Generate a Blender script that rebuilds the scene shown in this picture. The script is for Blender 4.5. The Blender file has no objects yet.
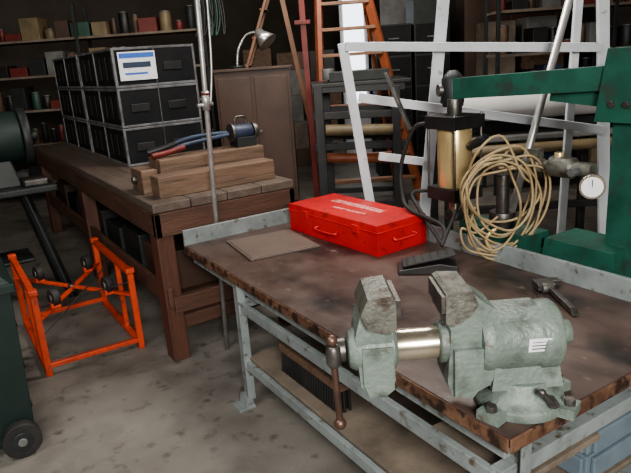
import bpy, bmesh, math, random
from mathutils import Vector, Matrix
random.seed(7)
# ------------------------------------------------------------------ materials
def mat(name,c1,c2=None,scale=8,rough=.6,metal=0,bump=0.0,thr=(.4,.65),stretch=(1,1,1),c3=None,s3=30,t3=(.6,.7),spec=.5,rvar=0.0,bscale=None,c4=None,s4=60,t4=(.6,.66)):
    m=bpy.data.materials.new(name);m.use_nodes=True
    n=m.node_tree.nodes;l=m.node_tree.links;b=n['Principled BSDF']
    b.inputs['Roughness'].default_value=rough;b.inputs['Metallic'].default_value=metal
    b.inputs['Specular IOR Level'].default_value=spec
    c2=c2 or tuple(x*.6 for x in c1)
    tc=n.new('ShaderNodeTexCoord');mp=n.new('ShaderNodeMapping');mp.inputs['Scale'].default_value=stretch
    l.new(tc.outputs['Object'],mp.inputs['Vector'])
    nz=n.new('ShaderNodeTexNoise');nz.inputs['Scale'].default_value=scale;nz.inputs['Detail'].default_value=8;nz.inputs['Roughness'].default_value=.65
    l.new(mp.outputs[0],nz.inputs['Vector'])
    r=n.new('ShaderNodeValToRGB');r.color_ramp.elements[0].position=thr[0];r.color_ramp.elements[1].position=thr[1]
    r.color_ramp.elements[0].color=(*c1,1);r.color_ramp.elements[1].color=(*c2,1)
    l.new(nz.outputs['Fac'],r.inputs['Fac']);out=r.outputs['Color']
    for cc,ss,tt in ((c3,s3,t3),(c4,s4,t4)):
        if not cc:continue
        n3=n.new('ShaderNodeTexNoise');n3.inputs['Scale'].default_value=ss;n3.inputs['Detail'].default_value=6
        l.new(mp.outputs[0],n3.inputs['Vector'])
        r3=n.new('ShaderNodeValToRGB');r3.color_ramp.elements[0].position=tt[0];r3.color_ramp.elements[1].position=tt[1]
        l.new(n3.outputs['Fac'],r3.inputs['Fac'])
        mx=n.new('ShaderNodeMix');mx.data_type='RGBA';l.new(r3.outputs['Color'],mx.inputs[0]);l.new(out,mx.inputs[6]);mx.inputs[7].default_value=(*cc,1)
        out=mx.outputs[2]
    l.new(out,b.inputs['Base Color'])
    if rvar:
        mr=n.new('ShaderNodeMapRange');mr.inputs[1].default_value=.3;mr.inputs[2].default_value=.7;mr.inputs[3].default_value=rough-rvar;mr.inputs[4].default_value=rough+rvar
        l.new(nz.outputs['Fac'],mr.inputs[0]);l.new(mr.outputs[0],b.inputs['Roughness'])
    if bump:
        bn=n.new('ShaderNodeTexNoise');bn.inputs['Scale'].default_value=bscale or scale*6;bn.inputs['Detail'].default_value=6
        l.new(mp.outputs[0],bn.inputs['Vector'])
        bp=n.new('ShaderNodeBump');bp.inputs['Strength'].default_value=bump;bp.inputs['Distance'].default_value=.01
        l.new(bn.outputs['Fac'],bp.inputs['Height']);l.new(bp.outputs[0],b.inputs['Normal'])
    return m
def emis(name,c,s):
    m=bpy.data.materials.new(name);m.use_nodes=True;b=m.node_tree.nodes['Principled BSDF']
    b.inputs['Base Color'].default_value=(*c,1);b.inputs['Emission Color'].default_value=(*c,1);b.inputs['Emission Strength'].default_value=s
    return m
M={}
M['conc']=mat('concrete',(.155,.142,.125),(.235,.218,.195),1.6,.6,bump=.25,thr=(.35,.7),c3=(.085,.077,.068),s3=2.6,t3=(.48,.78),rvar=.14,bscale=60,c4=(.07,.063,.056),s4=11,t4=(.58,.74))
M['wall']=mat('dark_wall',(.10,.085,.07),(.075,.062,.052),2,.9)
M['ceil']=mat('ceiling_board',(.10,.09,.08),(.07,.06,.055),2,.9)
M['top']=mat('worn_brown_top',(.052,.033,.028),(.108,.073,.060),3.6,.38,bump=.2,thr=(.32,.72),c3=(.020,.014,.013),s3=5,t3=(.50,.68),rvar=.14,stretch=(1,.6,1),c4=(.15,.115,.10),s4=26,t4=(.66,.76))
M['rust']=mat('rusty_edge',(.11,.055,.035),(.24,.14,.09),14,.45,.3,bump=.2,c3=(.04,.025,.02),s3=20,t3=(.5,.6))
M['bgrey']=mat('grey_green_enamel',(.24,.27,.27),(.16,.18,.18),6,.5,c3=(.09,.07,.05),s3=26,t3=(.58,.70),bump=.05)
M['shelf']=mat('dusty_shelf',(.20,.165,.13),(.11,.09,.07),5,.7)
M['vise']=mat('vise_green_grey',(.115,.150,.130),(.195,.235,.21),7,.50,.1,bump=.4,thr=(.25,.75),c3=(.062,.068,.057),s3=11,t3=(.52,.72),rvar=.12,c4=(.10,.075,.055),s4=30,t4=(.64,.74),bscale=70)
M['vised']=mat('vise_rubbed_edge',(.095,.095,.082),(.17,.17,.148),18,.45,.35,bump=.3,c3=(.065,.048,.038),s3=22,t3=(.54,.68))
M['steel']=mat('bright_steel',(.66,.60,.49),(.46,.40,.31),12,.24,.9,thr=(.4,.7))
M['dsteel']=mat('dark_steel',(.16,.15,.14),(.08,.075,.07),12,.42,.8,bump=.1)
M['handle']=mat('brown_steel_handle',(.15,.09,.07),(.08,.05,.04),20,.4,.6)
M['brass']=mat('brass_sleeve',(.72,.56,.30),(.52,.38,.18),5,.28,.55,stretch=(3,3,.6))
M['black']=mat('black_plastic',(.012,.012,.013),(.022,.021,.02),8,.45)
M['rubber']=mat('black_rubber',(.015,.015,.016),(.03,.028,.026),12,.65)
M['dblack']=mat('dusty_black_case',(.007,.0075,.009),(.014,.014,.015),5,.6,spec=.25)
M['trim']=mat('aluminium_trim',(.20,.20,.21),(.09,.09,.09),10,.45,.3)
M['red']=mat('red_enamel',(.52,.022,.022),(.42,.017,.017),5,.42,c3=(.27,.02,.016),s3=18,t3=(.58,.70),bump=.08,c4=(.12,.03,.022),s4=45,t4=(.64,.72))
M['orange']=mat('orange_red_paint',(.60,.080,.032),(.47,.055,.024),9,.42,c3=(.2,.05,.03),s3=30,t3=(.58,.70))
M['white']=mat('white_paint',(.60,.63,.66),(.48,.51,.54),4,.5,c3=(.3,.3,.3),s3=20,t3=(.66,.75))
M['paper']=mat('paper_roll',(.52,.51,.50),(.44,.43,.42),3,.8)
M['label']=mat('label_white',(.75,.76,.78),(.65,.66,.7),30,.5)
M['blue']=mat('label_blue',(.04,.12,.45),(.05,.15,.5),30,.5)
M['pale']=mat('faded_lettering',(.72,.36,.33),(.50,.05,.05),45,.5,thr=(.42,.58))
M['wood']=mat('dark_bench_timber',(.105,.052,.033),(.052,.027,.019),4,.6,bump=.3,stretch=(6,.5,6),c3=(.15,.08,.05),s3=8,t3=(.55,.75),thr=(.3,.7))
M['woodx']=mat('dark_bench_timber_end',(.115,.055,.035),(.060,.030,.021),4,.6,bump=.3,stretch=(.6,6,6),thr=(.3,.7))
M['woodv']=mat('dark_bench_leg',(.120,.050,.032),(.065,.029,.020),4,.5,bump=.3,stretch=(6,6,.5),thr=(.3,.7))
M['wtop']=mat('bench_top_planks',(.13,.10,.080),(.07,.050,.040),4,.65,bump=.2,stretch=(5,.5,5),thr=(.3,.7))
M['timber']=mat('old_timber_block',(.19,.120,.080),(.10,.062,.042),5,.65,bump=.3,stretch=(.5,5,5),thr=(.3,.7),c3=(.07,.045,.03),s3=7,t3=(.52,.7))
M['board']=mat('hardboard',(.125,.094,.078),(.098,.074,.062),4,.5)
M['green']=mat('machine_green',(.020,.095,.068),(.014,.064,.046),6,.38,c3=(.03,.05,.04),s3=14,t3=(.54,.70),c4=(.07,.09,.075),s4=40,t4=(.68,.74))
M['bingreen']=mat('bin_green',(.005,.017,.014),(.008,.022,.018),6,.55)
M['tan']=mat('tan_cable',(.34,.255,.14),(.25,.185,.10),8,.5)
M['gal']=mat('galvanised_pole',(.50,.50,.49),(.36,.35,.34),12,.35,.6)
M['ladder']=mat('orange_ladder',(.26,.075,.032),(.17,.05,.023),5,.5)
M['lwood']=mat('brown_ladder_wood',(.22,.11,.06),(.14,.07,.04),5,.5)
M['brown']=mat('brown_cabinet',(.075,.043,.031),(.05,.030,.022),3,.5)
M['machine']=mat('dark_machine',(.026,.031,.030),(.016,.018,.018),8,.5,.2)
M['bluegrey']=mat('blue_grey_drawer',(.17,.22,.26),(.12,.16,.19),5,.45)
M['silver']=mat('lamp_silver',(.6,.6,.58),(.45,.45,.44),8,.25,.8)
M['dnavy']=mat('navy_bins',(.03,.05,.09),(.02,.03,.06),3,.5)
M['canred']=mat('can_red',(.16,.025,.02),None,5,.5);M['cantan']=mat('can_tan',(.20,.155,.09),None,5,.5)
M['cangrn']=mat('can_green',(.03,.08,.06),None,5,.5);M['cangry']=mat('can_grey',(.17,.17,.165),None,5,.5)
M['day']=emis('daylight_glass',(.85,.92,1),2.5)
# ------------------------------------------------------------------ builder
class B:
    def __init__(s,name,bevel=.003,frame=None):
        s.name=name;s.bm=bmesh.new();s.slots=[];s.bevel=bevel;s.F=frame or Matrix.Identity(4)
    def mi(s,m):
        if m not in s.slots:s.slots.append(m)
        return s.slots.index(m)
    def _add(s,vs,fs,m,smooth=False,mtx=None):
        T=s.F@(mtx or Matrix.Identity(4))
        bv=[s.bm.verts.new(T@Vector(v)) for v in vs];k=s.mi(m)
        for f in fs:
            try:
                fa=s.bm.faces.new([bv[i] for i in f]);fa.material_index=k
                fa.smooth=smooth if len(f)==4 else False
            except ValueError:pass
    def box(s,c,d,m,rot=None,top=1.0,topy=None):
        x,y,z=[q/2 for q in d];ty=top if topy is None else topy
        vs=[(-x,-y,-z),(x,-y,-z),(x,y,-z),(-x,y,-z),(-x*top,-y*ty,z),(x*top,-y*ty,z),(x*top,y*ty,z),(-x*top,y*ty,z)]
        fs=[(3,2,1,0),(4,5,6,7),(0,1,5,4),(1,2,6,5),(2,3,7,6),(3,0,4,7)]
        R=Matrix.Translation(c)
        if rot is not None:
            R=R@(Matrix.Rotation(rot,4,'Z') if isinstance(rot,(int,float)) else rot)
        s._add(vs,fs,m,mtx=R)
    def bb(s,x0,x1,y0,y1,z0,z1,m):
        s.box(((x0+x1)/2,(y0+y1)/2,(z0+z1)/2),(abs(x1-x0),abs(y1-y0),abs(z1-z0)),m)
    def beam(s,p,q,w,h,m,up=(0,0,1)):
        p=Vector(p);q=Vector(q);d=(q-p);L=d.length;d.normalize();up=Vector(up)
        if abs(d.dot(up))>.98:up=Vector((0,1,0))
        a=d.cross(up).normalized();b=a.cross(d)
        R=Matrix((a,d,b)).transposed().to_4x4();R.translation=(p+q)/2
        x,y,z=w/2,L/2,h/2
        vs=[(-x,-y,-z),(x,-y,-z),(x,y,-z),(-x,y,-z),(-x,-y,z),(x,-y,z),(x,y,z),(-x,y,z)]
        s._add(vs,[(3,2,1,0),(4,5,6,7),(0,1,5,4),(1,2,6,5),(2,3,7,6),(3,0,4,7)],m,mtx=R)
    def lathe(s,p,q,prof,m,seg=28):
        p=Vector(p);q=Vector(q);d=(q-p).normalized()
        up=Vector((0,0,1)) if abs(d.z)<.9 else Vector((1,0,0))
        a=d.cross(up).normalized();b=d.cross(a)
        vs=[];fs=[]
        for t,r in prof:
            for i in range(seg):
                w=2*math.pi*i/seg;vs.append(p+d*t+(a*math.cos(w)+b*math.sin(w))*r)
        n=len(prof)
        for j in range(n-1):
            for i in range(seg):
                k=(i+1)%seg;fs.append((j*seg+i,j*seg+k,(j+1)*seg+k,(j+1)*seg+i))
        fs.append(tuple(range(seg))[::-1]);fs.append(tuple((n-1)*seg+i for i in range(seg)))
        s._add(vs,fs,m,smooth=True)
    def cyl(s,p,q,r,m,r2=None,seg=24):
        L=(Vector(q)-Vector(p)).length;s.lathe(p,q,[(0,r),(L,r if r2 is None else r2)],m,seg)
    def ball(s,c,r,m,seg=14):
        c=Vector(c);pr=[(r-r*math.cos(math.pi*i/8),max(r*math.sin(math.pi*i/8),r*.02)) for i in range(9)]
        s.lathe(c-Vector((0,0,r)),c+Vector((0,0,r)),pr,m,seg)
    def prism(s,poly,y0,y1,m,mtx=None):
        n=len(poly);vs=[(x,y0,z) for x,z in poly]+[(x,y1,z) for x,z in poly]
        fs=[tuple(range(n)),tuple(range(n,2*n))[::-1]]+[(i,(i+1)%n,n+(i+1)%n,n+i)[::-1] for i in range(n)]
        T=s.F@(mtx or Matrix.Identity(4));k=s.mi(m)
        bv=[s.bm.verts.new(T@Vector(v)) for v in vs]
        for f in fs:
            fa=s.bm.faces.new([bv[i] for i in f]);fa.material_index=k
    def tube(s,pts,r,m,seg=8,sub=8,closed=False):
        P=[Vector(p) for p in pts];n=len(P);C=[]
        rng=n if closed else n-1
        for i in range(rng):
            if closed:a,b,c,d=P[(i-1)%n],P[i],P[(i+1)%n],P[(i+2)%n]
            else:a,b,c,d=P[max(i-1,0)],P[i],P[i+1],P[min(i+2,n-1)]
            for j in range(sub):
                t=j/sub;C.append(.5*((2*b)+(c-a)*t+(2*a-5*b+4*c-d)*t*t+(3*b-a-3*c+d)*t**3))
        if not closed:C.append(P[-1])
        N=len(C);vs=[];fs=[];a=None
        for i in range(N):
            d=(C[(i+1)%N if closed else min(i+1,N-1)]-C[(i-1)%N if closed else max(i-1,0)]).normalized()
            if a is None:
                up=Vector((0,0,1)) if abs(d.z)<.9 else Vector((1,0,0));a=d.cross(up).normalized()
            else:a=(a-d*a.dot(d)).normalized()
            b=d.cross(a)
            for k in range(seg):
                w=2*math.pi*k/seg;vs.append(C[i]+(a*math.cos(w)+b*math.sin(w))*r)
        for i in range(N if closed else N-1):
            i2=(i+1)%N
            for k in range(seg):
                k2=(k+1)%seg;fs.append((i*seg+k,i*seg+k2,i2*seg+k2,i2*seg+k))
        if not closed:
            fs.append(tuple(range(seg))[::-1]);fs.append(tuple((N-1)*seg+k for k in range(seg)))
        s._add(vs,fs,m,smooth=True)
    def done(s,parent=None):
        bmesh.ops.recalc_face_normals(s.bm,faces=s.bm.faces)
        me=bpy.data.meshes.new(s.name);s.bm.to_mesh(me);s.bm.free()
        o=bpy.data.objects.new(s.name,me);bpy.context.collection.objects.link(o)
        for m in s.slots:me.materials.append(M[m])
        if s.bevel:
            bv=o.modifiers.new('bev','BEVEL');bv.width=s.bevel;bv.segments=2;bv.limit_method='ANGLE';bv.angle_limit=math.radians(40)
        if parent:o.parent=parent
        return o
def frame(o,ang):
    return Matrix.Translation(o)@Matrix.Rotation(ang,4,'Z')
AZ=math.radians(31.4)
VF=Matrix.Rotation(-AZ,4,'Z')    # room frame turned to the aisle: x across, y deep
# ------------------------------------------------------------------ room
b=B('floor',0);b.bb(-5,11,-3,14,-.1,0,'conc');b.done()
b=B('wall_back',0);b.bb(-5,11,12,12.1,0,3.3,'wall');b.done()
b=B('wall_right',0);b.bb(9,9.1,-3,12,0,3.3,'wall');b.done()
b=B('wall_left',0);b.bb(-4.1,-4,-3,12,0,3.3,'wall');b.done()
b=B('wall_front',0);b.bb(-4,9,-3.1,-3,0,3.3,'wall');b.done()
b=B('ceiling',0);b.bb(-4.1,9.1,-3.1,12.1,3.3,3.4,'ceil');b.done()
# ------------------------------------------------------------------ steel workbench
ZT=.71;x0,x1,y0,y1=1.06,2.05,.88,3.12
b=B('steel_workbench',.003)
b.bb(x0,x1,y0,y1,ZT-.03,ZT,'top')
b.bb(x0-.006,x0,y0,y1,ZT-.045,ZT-.002,'rust');b.bb(x0,x1,y0-.006,y0,ZT-.045,ZT-.002,'rust')
b.bb(x1,x1+.02,y0,y1+.02,ZT-.05,ZT+.085,'bgrey');b.bb(x0,x1,y1,y1+.02,ZT-.05,ZT+.085,'bgrey')
b.bb(x0+.03,x0+.06,y0+.04,y1-.02,ZT-.10,ZT-.03,'bgrey')
for ly,lxa in ((y0+.06,x0+.09),(2.52,x0+.02)):
    for lx,sg in ((lxa,-1),(x1-.08,1)):
        b.bb(lx-.004,lx+.004,ly-.04,ly+.04,.05,ZT-.03,'bgrey')
        b.bb(lx-.02,lx+.02,ly-.044,ly-.036,.05,ZT-.03,'bgrey')
        b.box((lx+sg*.03,ly,.008),(.09,.09,.016),'bgrey')
        b.box((lx+sg*.012,ly,.035),(.05,.08,.05),'bgrey',top=.6,topy=1)
    b.beam((x0+.02,ly,.55),(x1-.08,ly,.55),.04,.05,'bgrey');b.beam((x0+.02,ly,.24),(x1-.08,ly,.24),.04,.05,'bgrey')
for lx in (x0+.02,x1-.08):
    b.bb(lx-.012,lx+.012,y0+.06,2.52,.52,.57,'bgrey');b.bb(lx-.012,lx+.012,y0+.06,2.52,.215,.26,'bgrey')
b.bb(x0+.03,x1-.1,y0+.08,2.50,.262,.28,'shelf')
b.bb(x0+.04,x0+.44,y0+.03,1.25,.50,.52,'shelf')
b.done()
b=B('push_broom',.003)
b.bb(1.14,1.21,1.78,2.26,.385,.42,'timber')
for i in range(24):
    for k in range(3):b.cyl((1.152+k*.023,1.795+i*.0195,.385),(1.148+k*.026,1.795+i*.0195,.283),.006,'black',r2=.009,seg=6)
b.cyl((1.18,2.02,.42),(1.75,1.7,.47),.013,'timber')
b.done()
b=B('drawer_cabinet',.004)
for i in range(2):
    b.bb(1.55,1.95,.98,1.34,.285+i*.095,.37+i*.095,'bluegrey')
    b.bb(1.535,1.55,.99,1.33,.29+i*.095,.365+i*.095,'bluegrey');b.bb(1.52,1.535,1.1,1.22,.32+i*.095,.335+i*.095,'trim')
    b.bb(1.57,1.93,.965,.98,.29+i*.095,.365+i*.095,'bluegrey')
b.bb(1.55,1.95,.98,1.34,.475,.62,'bluegrey')
b.bb(1.535,1.55,.99,1.33,.48,.61,'bluegrey');b.bb(1.57,1.93,.965,.98,.48,.61,'bluegrey')
b.bb(1.56,1.94,1.0,1.3,.281,.29,'bluegrey')
b.done()
# ------------------------------------------------------------------ bench vise
vf=Matrix.Translation((1.218,.985,ZT))@Matrix.Rotation(math.radians(-30),4,'Z')
b=B('bench_vise',.006,vf)
b.lathe((0,0,0),(0,0,1),[(0,.12),(.022,.12),(.028,.113),(.034,.10),(.06,.085),(.085,.08)],'vise',36)
for a in (20,140,220,320):
    ca,sa=math.cos(math.radians(a)),math.sin(math.radians(a))
    b.box((ca*.12,sa*.12,.014),(.07,.065,.027),'vise',rot=math.radians(a));b.cyl((ca*.135,sa*.135,.02),(ca*.135,sa*.135,.044),.015,'dsteel',seg=6)
b.box((.0,0,.10),(.19,.13,.06),'vise',top=.9)
b.lathe((-.12,0,.195),(1,0,.195),[(0,.082),(.015,.088),(.03,.088),(.038,.084),(.15,.084),(.158,.092),(.20,.092),(.21,.084),(.215,.05),(.22,.034),(.25,.032),(.254,.024)],'vise',40)
b.box((-.03,0,.24),(.18,.12,.08),'vise',top=.8)
b.box((-.05,0,.12),(.13,.10,.08),'vise',top=1.1)
b.box((.02,-.084,.205),(.058,.006,.036),'label',rot=Matrix.Rotation(math.radians(6),4,'X'))
for k in (-1,0,1):b.box((.02,-.0875,.205+k*.009),(.042,.001,.003),'dsteel',rot=Matrix.Rotation(math.radians(6),4,'X'))
b.cyl((.05,-.09,.05),(.05,-.12,.05),.012,'dsteel');b.cyl((.05,-.115,.05),(.015,-.12,.09),.007,'dsteel');b.ball((.015,-.12,.09),.010,'dsteel')
b.prism([(-.205,.362),(-.155,.362),(-.125,.330),(-.085,.30),(-.07,.25),(-.07,.13),(-.10,.085),(-.16,.055),(-.195,.06),(-.21,.10),(-.20,.25),(-.215,.28),(-.215,.35)],-.058,.058,'vise')
b.prism([(-.205,.366),(-.150,.362),(-.135,.325),(-.155,.295),(-.20,.27),(-.218,.28),(-.218,.36)],-.078,.078,'vised')
b.prism([(-.195,.2),(-.195,.07),(-.15,.06),(-.12,.10),(-.12,.2)],-.075,.075,'vise')
b.box((-.222,0,.33),(.012,.148,.046),'dsteel')
b.prism([(-.41,.362),(-.352,.366),(-.342,.35),(-.342,.28),(-.352,.26),(-.345,.12),(-.36,.085),(-.415,.08),(-.437,.11),(-.445,.25),(-.43,.31)],-.052,.052,'vise')
b.prism([(-.412,.362),(-.352,.368),(-.342,.355),(-.342,.28),(-.36,.262),(-.415,.28),(-.432,.32)],-.078,.078,'vised')
b.prism([(-.35,.22),(-.35,.10),(-.375,.08),(-.415,.08),(-.43,.12),(-.43,.22)],-.064,.064,'vise')
b.box((-.336,0,.33),(.012,.148,.046),'dsteel')
b.lathe((-.465,0,.195),(0,0,.195),[(0,.03),(.004,.048),(.02,.058),(.05,.062),(.12,.062),(.13,.052)],'vise',32)
b.cyl((-.36,0,.195),(-.1,0,.195),.043,'steel',seg=36)
b.lathe((-.225,0,.195),(0,0,.195),[(0,.05),(.005,.056),(.045,.056)],'vise',32)
b.lathe((-.52,0,.195),(0,0,.195),[(0,.018),(.004,.028),(.016,.032),(.05,.032),(.056,.02)],'dsteel',20)
b.cyl((-.505,-.03,.235),(-.497,-.036,.0),.0095,'handle',seg=14);b.ball((-.505,-.03,.238),.016,'handle');b.ball((-.497,-.036,-.005),.017,'handle')
b.lathe((-.503,-.032,.165),(-.503,-.032,.24),[(0,.014),(.01,.02),(.05,.02),(.06,.014)],'dsteel',16)
b.done()
# ------------------------------------------------------------------ red toolbox
tf=frame((1.70,2.22,ZT),math.radians(3.4))
b=B('red_toolbox',.006,tf);TL=.76
b.box((.165,TL/2,.06),(.33,TL,.12),'red');b.box((.165,TL/2,.137),(.336,TL+.006,.034),'red',top=.97,topy=.985)
b.box((.165,TL/2,.119),(.345,TL+.015,.005),'red')
for yy in (.16,TL-.16):b.box((-.004,yy,.115),(.012,.05,.04),'red')
b.tube([(-.003,.31,.07),(-.03,.315,.06),(-.03,.47,.06),(-.003,.475,.07)],.005,'red')
b.tube([(.1,-.003,.08),(.1,-.03,.07),(.23,-.03,.07),(.23,-.003,.08)],.006,'red')
b.box((.21,.40,.1545),(.05,.42,.002),'pale');b.box((.115,.36,.1545),(.022,.26,.002),'pale')
b.done()
b=B('hardboard_sheet',.002,frame((1.42,2.78,ZT),math.radians(-7)));b.box((0,0,.006),(.38,.40,.010),'board');b.box((0,0,.0125),(.36,.38,.003),'board');b.done()
b=B('foot_pedal',.004,frame((1.75,1.93,ZT),math.radians(-38)))
b.prism([(-.13,.0),(.13,.0),(.13,.03),(.05,.045),(-.13,.02)],-.06,.06,'black')
b.prism([(-.11,.03),(.12,.075),(.12,.085),(-.11,.04)],-.05,.05,'rubber')
for i in range(6):b.box((-.09+i*.035,0,.045+i*.0068),(.008,.09,.006),'rubber')
b.done()
b=B('pipe_wrench',.003,frame((1.86,1.32,ZT+.016),math.radians(58)))
b.box((0,0,0),(.26,.026,.02),'dsteel',top=.8);b.box((.15,.01,.002),(.07,.07,.026),'dsteel');b.box((.175,-.035,.002),(.035,.05,.024),'dsteel');b.cyl((.12,-.012,0),(.12,.03,0),.02,'vised')
b.done()
# ------------------------------------------------------------------ green machine
gx,gy=2.36,1.36
b=B('green_air_press',.008)
b.box((gx,gy,.75),(.15,.14,1.5),'green');b.box((gx,gy,1.47),(.22,.26,.28),'green',top=.8);b.box((gx,gy,.04),(.5,.5,.08),'green',top=.9);b.box((gx,gy+.02,.2),(.34,.3,.28),'green',top=.55)
b.box((gx-.05,gy+.14,.74),(.24,.36,.16),'green',top=.9);b.box((gx-.06,gy+.34,.72),(.16,.2,.08),'green')
b.beam((gx-.02,gy+.05,1.50),(2.18,2.2,1.465),.09,.095,'green');b.beam((gx-.01,gy+.02,1.42),(2.3,1.72,1.455),.05,.1,'green')
for k in range(3):b.cyl((gx-.115,gy-.06+k*.06,1.4),(gx-.10,gy-.06+k*.06,1.4),.014,'dsteel',seg=6)
b.lathe((2.18,2.2,1.38),(2.18,2.2,1.55),[(0,.05),(.03,.055),(.13,.055),(.15,.04),(.17,.02)],'machine',20)
b.cyl((2.12,2.24,1.46),(2.26,2.18,1.46),.03,'dsteel')
cx,cy=2.14,2.15
b.box((cx,cy,1.315),(.20,.20,.06),'black');b.cyl((cx,cy,1.0),(cx,cy,1.29),.083,'brass',seg=36);b.box((cx,cy,.97),(.19,.19,.06),'black')
for sx in (-.088,.088):
    for sy in (-.088,.088):b.cyl((cx+sx,cy+sy,.94),(cx+sx,cy+sy,1.355),.006,'dsteel',seg=10)
b.cyl((cx,cy,1.34),(cx,cy,1.42),.035,'dsteel');b.cyl((cx,cy,.86),(cx,cy,.95),.028,'steel');b.cyl((cx,cy,.83),(cx,cy,.87),.045,'dsteel')
b.cyl((cx,cy-.1,1.2),(cx,cy-.2,1.25),.02,'machine')
b.lathe((2.22,1.80,1.14),(2.22,1.3,1.14),[(0,.02),(.01,.035),(.09,.035),(.1,.022),(.14,.022),(.15,.045),(.25,.045),(.26,.03),(.34,.03)],'vised',20)
b.cyl((2.22,1.62,1.14),(2.22,1.62,1.2),.02,'brass');b.box((2.22,1.74,1.17),(.05,.05,.07),'vised');b.cyl((2.17,1.50,1.14),(2.13,1.50,1.14),.018,'trim',seg=6)
g=Vector((2.13,1.40,1.10));gd=Vector((-.83,-.55,.05)).normalized()
b.cyl(g,g+gd*.025,.048,'steel');b.cyl(g+gd*.026,g+gd*.028,.04,'label');b.cyl(g-gd*.08,g,.012,'brass')
b.beam(g+gd*.029,g+gd*.03+Vector((0,0,.03)),.003,.002,'black')
b.cyl((2.2,1.9,.84),(2.2,1.9,1.14),.03,'dsteel');b.cyl((2.2,1.9,1.08),(2.2,1.9,1.16),.05,'vised');b.cyl((2.2,1.9,1.12),(2.2,1.78,1.14),.022,'dsteel')
b.cyl((2.2,1.9,.83),(2.2,1.9,.90),.06,'dsteel')
b.box((2.2,1.9,.78),(.16,.4,.1),'green');b.box((2.22,1.9,.37),(.1,.12,.74),'green')
b.beam((2.05,2.37,1.27),(1.98,2.46,1.56),.05,.016,'dsteel')
b.tube([(cx-.05,cy+.1,1.3),(cx-.08,cy+.2,1.28),(cx-.1,cy+.28,1.1),(cx-.12,cy+.26,.95),(cx-.16,cy+.16,.88),(1.93,2.02,.86),(1.88,1.97,.80)],.011,'rubber')
b.tube([(cx-.05,cy+.08,.97),(cx-.1,cy+.2,.95),(cx-.14,cy+.1,.88),(1.86,1.95,.80)],.010,'rubber')
b.tube([(cx+.02,cy-.02,.95),(cx-.1,cy-.12,.93),(1.93,1.98,.85),(1.84,1.93,.80)],.008,'rubber')
b.done()
b=B('coiled_air_hose',0)
random.seed(11)
C=Vector((2.055,1.80,1.02));ax=Vector((.80,-.60,0));az=Vector((0,0,1));ay=Vector((.6,.8,0))
pts=[]
for L in range(8):
    rr=.155+random.uniform(-.045,.045);ox=random.uniform(-.045,.04);oz=random.uniform(-.05,.04);e=random.uniform(.75,1.15)
    for k in range(9):
        w=math.pi/2+2*math.pi*k/9
        pts.append(C+ax*(ox+rr*math.cos(w)*e+random.uniform(-.012,.012))+az*(oz+rr*math.sin(w)/e*(1.15 if math.sin(w)<0 else .85)+random.uniform(-.012,.012))+ay*(random.uniform(-.03,.03)+L*.006-.03))
b.tube(pts,.0056,'tan',sub=5)
b.tube([C+az*.12,C+ax*.20+az*.1,C+ax*.20-az*.1,C+ax*.05-az*.26,C-ax*.12-az*.22,C-ax*.1-az*.05],.0055,'tan')
b.tube([C+ax*.0-az*.15,C-ax*.05-az*.2,C-ax*.02-az*.27],.009,'brass')
b.tube([C-az*.1,C-ax*.09-az*.17,C-ax*.16-az*.15,C-ax*.13-az*.25,C+ax*.03-az*.29],.0055,'tan')
b.tube([C+az*.15,C+ax*.06+az*.18+ay*.06,C+ax*.1+az*.14+ay*.14],.006,'tan')
b.done()
# ------------------------------------------------------------------ wooden workbench
WX0,WX1,WY0,WY1,WZ=.93,1.82,3.19,7.2,.95
random.seed(7)
b=B('wooden_workbench',.006)
n=4;w=(WX1-WX0)/n
for i in range(n):b.bb(WX0+i*w+.002,WX0+(i+1)*w-.002,WY0,WY1,WZ-.05,WZ,'wtop')
b.bb(WX0-.0,WX0+.04,WY0,WY1,WZ-.19,WZ-.052,'wood');b.bb(WX0,WX1,WY0+.0,WY0+.04,WZ-.19,WZ-.052,'woodx');b.bb(WX1-.04,WX1,WY0,WY1,WZ-.19,WZ-.052,'wood')
for yy in (WY0+.08,WY0+1.95,WY1-.1):
    for xx in (WX0+.055,WX1-.075):b.bb(xx-.05,xx+.05,yy-.06,yy+.06,0,WZ-.05,'woodv')
    b.bb(WX0+.04,WX1-.04,yy-.03,yy+.03,.18,.26,'woodx')
b.bb(WX0+.02,WX0+.05,WY0,WY1,.34,.46,'wood');b.bb(WX1-.06,WX1-.03,WY0,WY1,.34,.46,'wood')
b.bb(WX0+.05,WX1-.06,WY0+.2,WY1-.1,.30,.34,'wood')
b.bb(WX0+.05,WX1-.05,WY0+.0,WY0+.03,.30,.40,'woodx')
wb_o=b.done()
b=B('stored_boxes',.01)
for i in range(7):
    yy=WY0+.45+i*.5;h=random.uniform(.2,.36);b.bb(WX0+.1,WX1-.15,yy-.2,yy+.2,.341,.341+h,random.choice(['machine','brown','black','dblack']))
b.done(wb_o)
b=B('timber_block',.006)
b.bb(1.02,1.76,3.31,3.45,WZ,WZ+.12,'timber')
b.done()
b=B('timber_block',.006);b.bb(1.10,1.79,3.49,3.70,WZ,WZ+.19,'timber');b.box((1.04,3.62,WZ+.07),(.10,.22,.14),'timber');b.cyl((.99,3.62,WZ+.08),(.96,3.62,WZ+.08),.022,'dsteel');b.done()
b=B('bolt_cutter',.003)
z=WZ+.215
b.tube([(1.18,3.58,z),(1.3,3.6,z+.03),(1.5,3.6,z+.05),(1.60,3.58,z+.06)],.013,'dnavy');b.tube([(1.2,3.68,z+.02),(1.35,3.66,z+.06),(1.5,3.64,z+.07),(1.60,3.6,z+.07)],.013,'dnavy')
b.tube([(1.08,3.56,z-.005),(1.18,3.58,z),(1.30,3.59,z+.02)],.018,'canred');b.tube([(1.1,3.70,z),(1.2,3.68,z+.02),(1.28,3.67,z+.04)],.019,'black')
b.done()
b=B('bench_grinder',.005)
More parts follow.
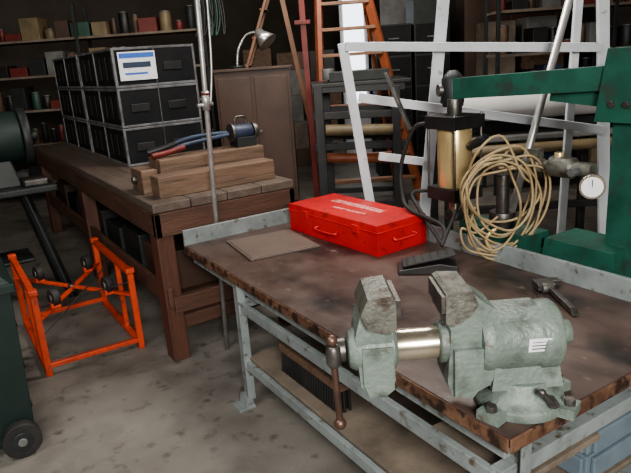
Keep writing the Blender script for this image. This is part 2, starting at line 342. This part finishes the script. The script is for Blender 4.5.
b.box((1.70,3.6,WZ+.22),(.13,.13,.06),'machine');b.cyl((1.635,3.6,WZ+.28),(1.76,3.6,WZ+.28),.05,'dnavy');b.cyl((1.615,3.6,WZ+.28),(1.635,3.6,WZ+.28),.06,'dsteel');b.cyl((1.77,3.6,WZ+.28),(1.80,3.6,WZ+.28),.05,'dsteel');b.tube([(1.66,3.6,WZ+.3),(1.66,3.6,WZ+.37),(1.73,3.6,WZ+.37),(1.73,3.6,WZ+.32)],.008,'dsteel')
b.done()
cxs=(1.24,1.86)
for j,(ya,yb) in enumerate(((4.68,5.82),(5.86,7.0))):
  for i in range(3):
    b=B('storage_crate',.006);z0=WZ+i*.292+.001;z1=z0+.288
    b.bb(cxs[0],cxs[1],ya,yb,z0,z1,'dblack')
    for zz in (z0,z1-.018):
        b.bb(cxs[0]-.008,cxs[1]+.008,ya-.008,ya+.012,zz,zz+.018,'trim');b.bb(cxs[0]-.008,cxs[0]+.012,ya,yb,zz,zz+.018,'trim')
    for xx in (cxs[0]-.008,cxs[1]-.010):b.bb(xx,xx+.018,ya-.009,ya+.01,z0,z1,'trim')
    for k in range(3):b.bb(cxs[0]-.009,cxs[0]+.01,ya+k*(yb-ya-.022)/2,ya+k*(yb-ya-.022)/2+.016,z0,z1,'trim')
    b.bb(cxs[0]+.30,cxs[0]+.310,ya-.009,ya+.01,z0,z1,'dsteel')
    for k in range(2):
        b.bb(cxs[0]+.08+k*.29,cxs[0]+.22+k*.29,ya-.012,ya-.002,z0+.11,z0+.17,'black')
    for k in range(6):b.bb(cxs[0]-.004,cxs[0]+.002,ya+.05+k*.175,ya+.15+k*.175,z0+.06,z0+.23,'black')
    if i==2 and j==0:
        b.bb(cxs[0]+.03,cxs[0]+.31,ya-.016,ya-.009,z0+.05,z0+.255,'label');b.bb(cxs[0]+.04,cxs[0]+.30,ya-.018,ya-.0155,z0+.21,z0+.245,'blue')
        b.bb(cxs[0]+.06,cxs[0]+.27,ya-.018,ya-.0155,z0+.14,z0+.18,'dnavy');b.bb(cxs[0]+.07,cxs[0]+.24,ya-.018,ya-.0155,z0+.09,z0+.105,'blue')
    b.done()
b=B('galvanised_pole',0)
p=Vector((1.25,3.165,0));q=Vector((1.36,3.165,3.3))
b.cyl(p,q,.014,'gal',seg=16)
def pp(z):return p+(q-p)*(z/3.3)
b.cyl(pp(1.42),pp(1.52),.022,'gal');b.cyl(pp(1.50),pp(1.512),.024,'canred');b.cyl(pp(1.45)+Vector((-.05,0,0)),pp(1.45)+Vector((.04,0,0)),.010,'gal')
b.tube([pp(1.45)+Vector((.02,-.015,0)),pp(1.7)+Vector((.045,-.015,0)),pp(2.3)+Vector((.05,-.015,0))],.006,'gal')
b.done()
# ------------------------------------------------------------------ orange cart
b=B('orange_folding_cart',.004)
xa,xb,ya,yb,h=.30,.84,3.54,4.42,.5
t=.036
for xx in (xa,xb):
    b.beam((xx,ya,0),(xx,ya,h),t,t,'orange');b.beam((xx,yb,0),(xx,yb,h),t,t,'orange')
    b.beam((xx,ya-t/2,h),(xx,yb+t/2,h),t,t,'orange');b.beam((xx,ya,.03),(xx,yb,.03),t,t,'orange')
    b.beam((xx,ya+.3,.03),(xx,ya+.3,h),t*.8,t*.8,'orange')
    for yy in (ya,yb):b.box((xx,yy,h+.012),(.05,.05,.03),'orange')
b.beam((xa,ya,.34),(xb,yb,.34),.035,.014,'orange');b.beam((xa,yb,.355),(xb,ya,.355),.035,.014,'orange')
b.beam((xa,ya,.06),(xb,ya,.06),.028,.028,'orange');b.beam((xa,yb,.06),(xb,yb,.06),.028,.028,'orange')
b.beam((xa,ya,.24),(xb,ya+.5,.44),.008,.008,'dsteel');b.beam((xa,ya+.5,.24),(xb,ya,.44),.008,.008,'dsteel')
for (wx,wy) in ((xa+.12,ya+.14),(xb-.11,ya+.14),(xa+.12,yb-.18),(xb-.11,yb-.18)):
    b.cyl((wx-.02,wy-.005,.41),(wx+.02,wy+.005,.41),.052,'rubber');b.cyl((wx-.022,wy,.41),(wx+.022,wy,.41),.022,'cangry');b.box((wx,wy,.365),(.055,.06,.03),'orange')
b.cyl(((xa+xb)/2,(ya+yb)/2,.32),((xa+xb)/2,(ya+yb)/2,.37),.022,'dsteel')
b.done()
# ------------------------------------------------------------------ green wheelie bin
b=B('green_wheelie_bin',.012,Matrix.Translation((.035,-.06,0)))
b.box((-.17,3.12,.42),(.54,.44,.72),'bingreen',top=1.08);b.box((-.17,3.12,.79),(.62,.52,.04),'bingreen');b.box((-.17,3.12,.825),(.60,.50,.04),'bingreen',top=.88)
for wx in (.035,-.36):
    b.cyl((wx,2.83,.083),(wx,2.885,.083),.083,'rubber',seg=32);b.cyl((wx,2.824,.083),(wx,2.83,.083),.045,'machine',seg=24);b.cyl((wx,2.818,.083),(wx,2.826,.083),.02,'cangry')
b.cyl((.035,2.89,.083),(.035,3.3,.083),.012,'dsteel');b.cyl((-.36,2.89,.083),(-.36,3.3,.083),.012,'dsteel');b.box((-.17,3.12,.05),(.4,.3,.1),'bingreen')
for k in range(3):b.box((.104+.006*k,3.12,.2+k*.2),(.012,.40,.02),'bingreen')
b.done()
# ------------------------------------------------------------------ machine at left
b=B('pedestal_grinder',.012)
mx,my=.38,5.0
for sx in (-1,1):
    for sy in (-1,1):b.beam((mx+sx*.12,my+sy*.12,.85),(mx+sx*.30,my+sy*.26,0.01),.06,.05,'machine')
b.box((mx,my,.88),(.66,.6,.05),'machine');b.box((mx-.1,my,.35),(.4,.36,.03),'machine');b.box((mx-.05,my,1.02),(.34,.3,.24),'machine',top=.7)
b.cyl((mx-.3,my,1.24),(mx+.18,my,1.24),.19,'bingreen',seg=32);b.cyl((mx+.18,my,1.24),(mx+.24,my,1.24),.21,'machine',seg=32);b.cyl((mx+.24,my,1.24),(mx+.30,my,1.24),.04,'machine')
b.cyl((mx-.36,my,1.24),(mx-.3,my,1.24),.20,'machine',seg=32);b.box((mx-.1,my,1.46),(.26,.2,.08),'cantan');b.box((mx+.2,my-.2,.93),(.16,.12,.05),'dsteel')
b.done()
# ------------------------------------------------------------------ background
def VB(name,bev=.004):return B(name,bev,VF)
b=VB('brown_cabinet');b.bb(-1.0,-.16,7,7.55,0.06,1.57,'brown');b.bb(-1.02,-.14,6.97,7.57,1.57,1.6,'brown');b.bb(-.97,-.6,6.985,7,.15,1.5,'brown');b.bb(-.56,-.19,6.985,7,.15,1.5,'brown')
b.bb(-.98,-.18,7.02,7.5,0,.06,'black')
for x in (-.63,-.53):b.cyl((x,6.985,.9),(x,6.96,.9),.015,'trim')
b.done()
b=VB('desk_lamp',0)
b.cyl((-.75,7.2,1.6),(-.75,7.2,1.63),.09,'machine');b.tube([(-.75,7.2,1.62),(-.72,7.2,1.80),(-.62,7.2,1.95),(-.48,7.18,1.98)],.014,'silver')
b.lathe((-.50,7.18,2.0),(-.36,7.12,1.84),[(0,.02),(.03,.05),(.08,.06),(.2,.12)],'silver')
b.done()
def stepladder(name,l,d,ztop,sp_l,sp_r,w,m):
    b=VB(name,.004)
    for dy in (0,w):
        b.beam((l-.04,d+dy,ztop),(l-sp_l,d+dy,0.01),.09,.035,m);b.beam((l+.04,d+dy,ztop),(l+sp_r,d+dy,.01),.06,.03,m)
    for k in range(1,8):
        f=k/8;b.beam((l-.04-(sp_l-.04)*f,d,ztop*(1-f)),(l-.04-(sp_l-.04)*f,d+w,ztop*(1-f)),.09,.025,m)
        b.beam((l+.04+(sp_r-.04)*f,d,ztop*(1-f)),(l+.04+(sp_r-.04)*f,d+w,ztop*(1-f)),.03,.025,m)
    b.box((l,d+w/2,ztop+.015),(.2,w+.1,.03),m);b.done()
stepladder('wooden_stepladder',-.28,8.0,2.6,1.05,.45,.45,'lwood')
b=VB('wooden_stepladder',.004)
for s0,s1 in ((.12,-.16),(.60,.95)):b.beam((s0+.12,7.3,2.5),(s1+.3,6.8,.01),.05,.10,'ladder')
for k in range(1,9):
    f=k/9;b.beam((.24+(-.10)*f,7.3-.5*f,2.5*(1-f)),(.72+.53*f,7.3-.5*f,2.5*(1-f)),.10,.035,'lwood')
for s0,s1 in ((.2,.1),(.70,1.1)):b.beam((s0,7.35,2.5),(s1,7.9,.01),.03,.05,'ladder')
b.box((.48,7.3,2.515),(.6,.2,.03),'ladder');b.done()
b=VB('red_post_stand',.004);b.beam((.02,6.4,2.6),(.05,6.4,.03),.06,.05,'canred');b.box((.05,6.4,.02),(.3,.3,.04),'canred');b.box((.02,6.4,2.0),(.16,.08,.04),'canred');b.done()
b=VB('black_work_stand',.005)
for l,d,h in ((.10,5,1.44),(.72,5,1.40),(.18,5.6,1.40),(.80,5.6,1.36)):b.beam((l,d,0),(l,d,h),.075,.06,'black');b.box((l,d,.02),(.1,.14,.04),'black')
for z in (1.41,1.20,.95,.45):b.beam((.05,5,z),(.80,5,z-.02),.05,.06,'black');b.beam((.15,5.6,z),(.85,5.6,z-.02),.05,.05,'black')
b.beam((.1,5,1.38),(.18,5.6,1.38),.05,.05,'black');b.beam((.72,5,1.38),(.80,5.6,1.38),.05,.05,'black')
b.bb(.05,.85,4.97,5.65,1.42,1.45,'black')
b.cyl((.14,4.93,1.09),(.68,4.93,1.06),.045,'cantan');b.cyl((.14,5.1,.84),(.68,5.1,.80),.04,'ladder')
b.box((.45,5.3,1.49),(.5,.3,.08),'machine');b.cyl((.2,5.2,1.47),(.2,5.2,1.56),.05,'cangry')
b.done()
b=VB('white_rack_frame',.003)
D=3.55
def wb(p,q,w=.055,dd=0,m='white'):b.beam((p[0],D+dd,p[1]),(q[0],D+dd,q[1]),w,.03,m,up=(0,1,0))
wb((.225,1.72),(.44,0.01));wb((.82,2.1),(.60,0.01),.065,.035);wb((.24,1.70),(1.66,1.60),.05,-.035);wb((.30,1.42),(1.70,1.14),.05,-.035)
wb((1.655,2.1),(1.80,0.01),.065,.0);wb((1.56,2.1),(1.50,.01),.045,.035)
wb((.40,1.08),(.66,1.03),.045,-.035);wb((.40,.4),(1.78,.36),.04,-.035)
b.done()
b=VB('metal_conduit',0);b.cyl((1.42,3.3,2.0),(.93,3.3,.02),.02,'gal');b.done()
b=VB('paper_roll_table',.008)
b.cyl((1.02,4.6,1.22),(2.35,4.6,1.22),.11,'paper',seg=32);b.bb(1.0,2.4,4.75,5.2,1.0,1.2,'machine');b.cyl((.98,4.6,1.22),(1.02,4.6,1.22),.13,'black');b.cyl((2.35,4.6,1.22),(2.39,4.6,1.22),.13,'black')
b.bb(1.0,2.4,4.5,5.2,.96,1.0,'cangry');b.cyl((1.05,4.52,.9),(2.3,4.52,.9),.04,'cantan')
for l in (1.05,2.33):
    b.bb(l-.03,l+.03,4.55,4.61,0,1.0,'black');b.bb(l-.03,l+.03,5.1,5.16,0,1.0,'black')
    b.bb(l-.04,l+.04,4.57,4.63,.96,1.25,'black')
b.bb(1.02,2.36,4.56,4.6,.4,.46,'black');b.done()
for k in range(2):
    b=VB('filing_cabinet',.006);l=.95+k*.5
    b.bb(l,l+.46,8.2,8.8,0,2.0+k*.3,'machine')
    for i in range(5):b.bb(l+.02,l+.44,8.18,8.2,.06+i*.39,.42+i*.39,'dblack');b.bb(l+.16,l+.30,8.16,8.18,.25+i*.39,.27+i*.39,'trim')
    b.done()
def shelving(name,iname,l0,l1,d,zs,dep=.45,seed=1,dens=.16):
    random.seed(seed)
    b=VB(name,.003)
    for l in (l0,(l0+l1)/2,l1):
        for dd in (d,d+dep):b.beam((l,dd,0),(l,dd,zs[-1]+.4),.04,.04,'machine')
    for z in zs:b.bb(l0,l1,d-.01,d+dep+.01,z-.03,z,'shelf')
    po=b.done()
    b=VB(iname,.004)
    for z in zs:
        l=l0+.05
        while l<l1-.15:
            w=random.uniform(.06,.24);h=random.uniform(.08,.3);m=random.choice(['canred','cantan','cangrn','cangry','machine','brown','dblack','dnavy','machine','black','brown','timber'])
            if w<.16:b.cyl((l+w/2,d+.15,z),(l+w/2,d+.15,z+h),w/2,m,seg=16);b.cyl((l+w/2,d+.15,z+h),(l+w/2,d+.15,z+h+.015),w/2*.8,'trim',seg=16)
            else:b.bb(l,l+w,d+.04,d+.35,z,z+h,m)
            l+=w+random.uniform(.01,dens)
    b.done(po)
shelving('metal_shelving','stored_cans_and_boxes',-4.4,-1.3,8.2,(.3,.8,1.25,1.68,2.12),seed=3,dens=.05)
shelving('metal_shelving','stored_parts_bins',2.1,4.6,6.8,(.3,.75,1.15,1.55,2.0),seed=9,dens=.05)
b=VB('hanging_ropes',0)
for k in range(6):
    l=-1.25+k*.05;b.tube([(l,7.9,2.9),(l+.05,7.88,2.3),(l-.04+.05*(k%3),7.86,2.0),(l+.08,7.9,2.25),(l+.02,7.9,2.9)],.010,random.choice(['cangrn','machine','black','machine']))
b.done()
b=VB('door_1',.004);b.bb(.62,1.06,10.2,10.26,0,2.6,'white');b.bb(.68,1.0,10.18,10.2,.9,2.5,'day');b.done()
b=VB('plywood_sheet',.004);b.bb(1.2,2.1,9.6,9.64,0,2.5,'cangry');b.done()
b=VB('storage_cupboard',.006);b.bb(2.2,3.4,8.6,9.1,0,2.4,'brown');b.bb(2.22,2.79,8.58,8.6,.1,2.3,'brown');b.bb(2.81,3.38,8.58,8.6,.1,2.3,'brown');b.done()
b=VB('stacked_cartons',.006)
random.seed(21)
for l,d in ((-.9,9.6),(-.4,9.7),(.1,9.6),(2.3,8.0),(2.8,7.9)):
    z=0
    while z<1.7:
        h=random.uniform(.25,.5);w=random.uniform(.35,.48);b.bb(l,l+w,d,d+.4,z,z+h,random.choice(['timber','brown','cangry','shelf','machine']));z+=h+.002
b.done()
# ------------------------------------------------------------------ lights
def area(name,loc,tgt,sx,sy,e,c):
    L=bpy.data.lights.new(name,'AREA');L.shape='RECTANGLE';L.size=sx;L.size_y=sy;L.energy=e;L.color=c
    o=bpy.data.objects.new(name,L);bpy.context.collection.objects.link(o);o.location=loc
    o.rotation_euler=(Vector(tgt)-Vector(loc)).to_track_quat('-Z','Y').to_euler();return o
area('overhead_light',(2.4,2.9,3.2),(2.0,2.4,0),1.8,.5,90,(1,.95,.88))
area('overhead_light',(3.2,5.2,3.2),(3.6,7.5,.8),2.4,.8,110,(1,.92,.83))  # added to bring up the background clutter, no fixture here
area('overhead_light',(-.6,5.0,3.2),(-.2,8.0,1.2),2.0,.8,38,(1,.92,.82))  # added light for the left of the background, no fixture here
area('overhead_light',(-.9,1.6,3.2),(.6,3.0,0),1.6,1.2,85,(1,.98,.95))
area('front_fill_light',(-.4,-1.6,2.3),(1.3,2.4,.6),1.1,.9,200,(1,.96,.90))  # added soft front light near the camera; no doorway stands there
w=bpy.data.worlds.new('world');bpy.context.scene.world=w;w.use_nodes=True
w.node_tree.nodes['Background'].inputs[0].default_value=(.6,.65,.7,1);w.node_tree.nodes['Background'].inputs[1].default_value=.3
try:bpy.context.scene.view_settings.look='AgX - Medium High Contrast'
except Exception:pass
# ------------------------------------------------------------------ camera
t,ph,a=math.radians(16.3),math.radians(4.08),AZ
f=Vector((math.sin(a)*math.cos(t),math.cos(a)*math.cos(t),-math.sin(t)));r0=Vector((math.cos(a),-math.sin(a),0));u0=r0.cross(f)
u=u0*math.cos(ph)+r0*math.sin(ph);r=r0*math.cos(ph)-u0*math.sin(ph)
cd=bpy.data.cameras.new('camera');cam=bpy.data.objects.new('camera',cd);bpy.context.collection.objects.link(cam)
cd.lens=608/631*36;cd.sensor_width=36
cam.matrix_world=Matrix(((r.x,u.x,-f.x,0),(r.y,u.y,-f.y,0),(r.z,u.z,-f.z,1.65),(0,0,0,1)))
bpy.context.scene.camera=cam
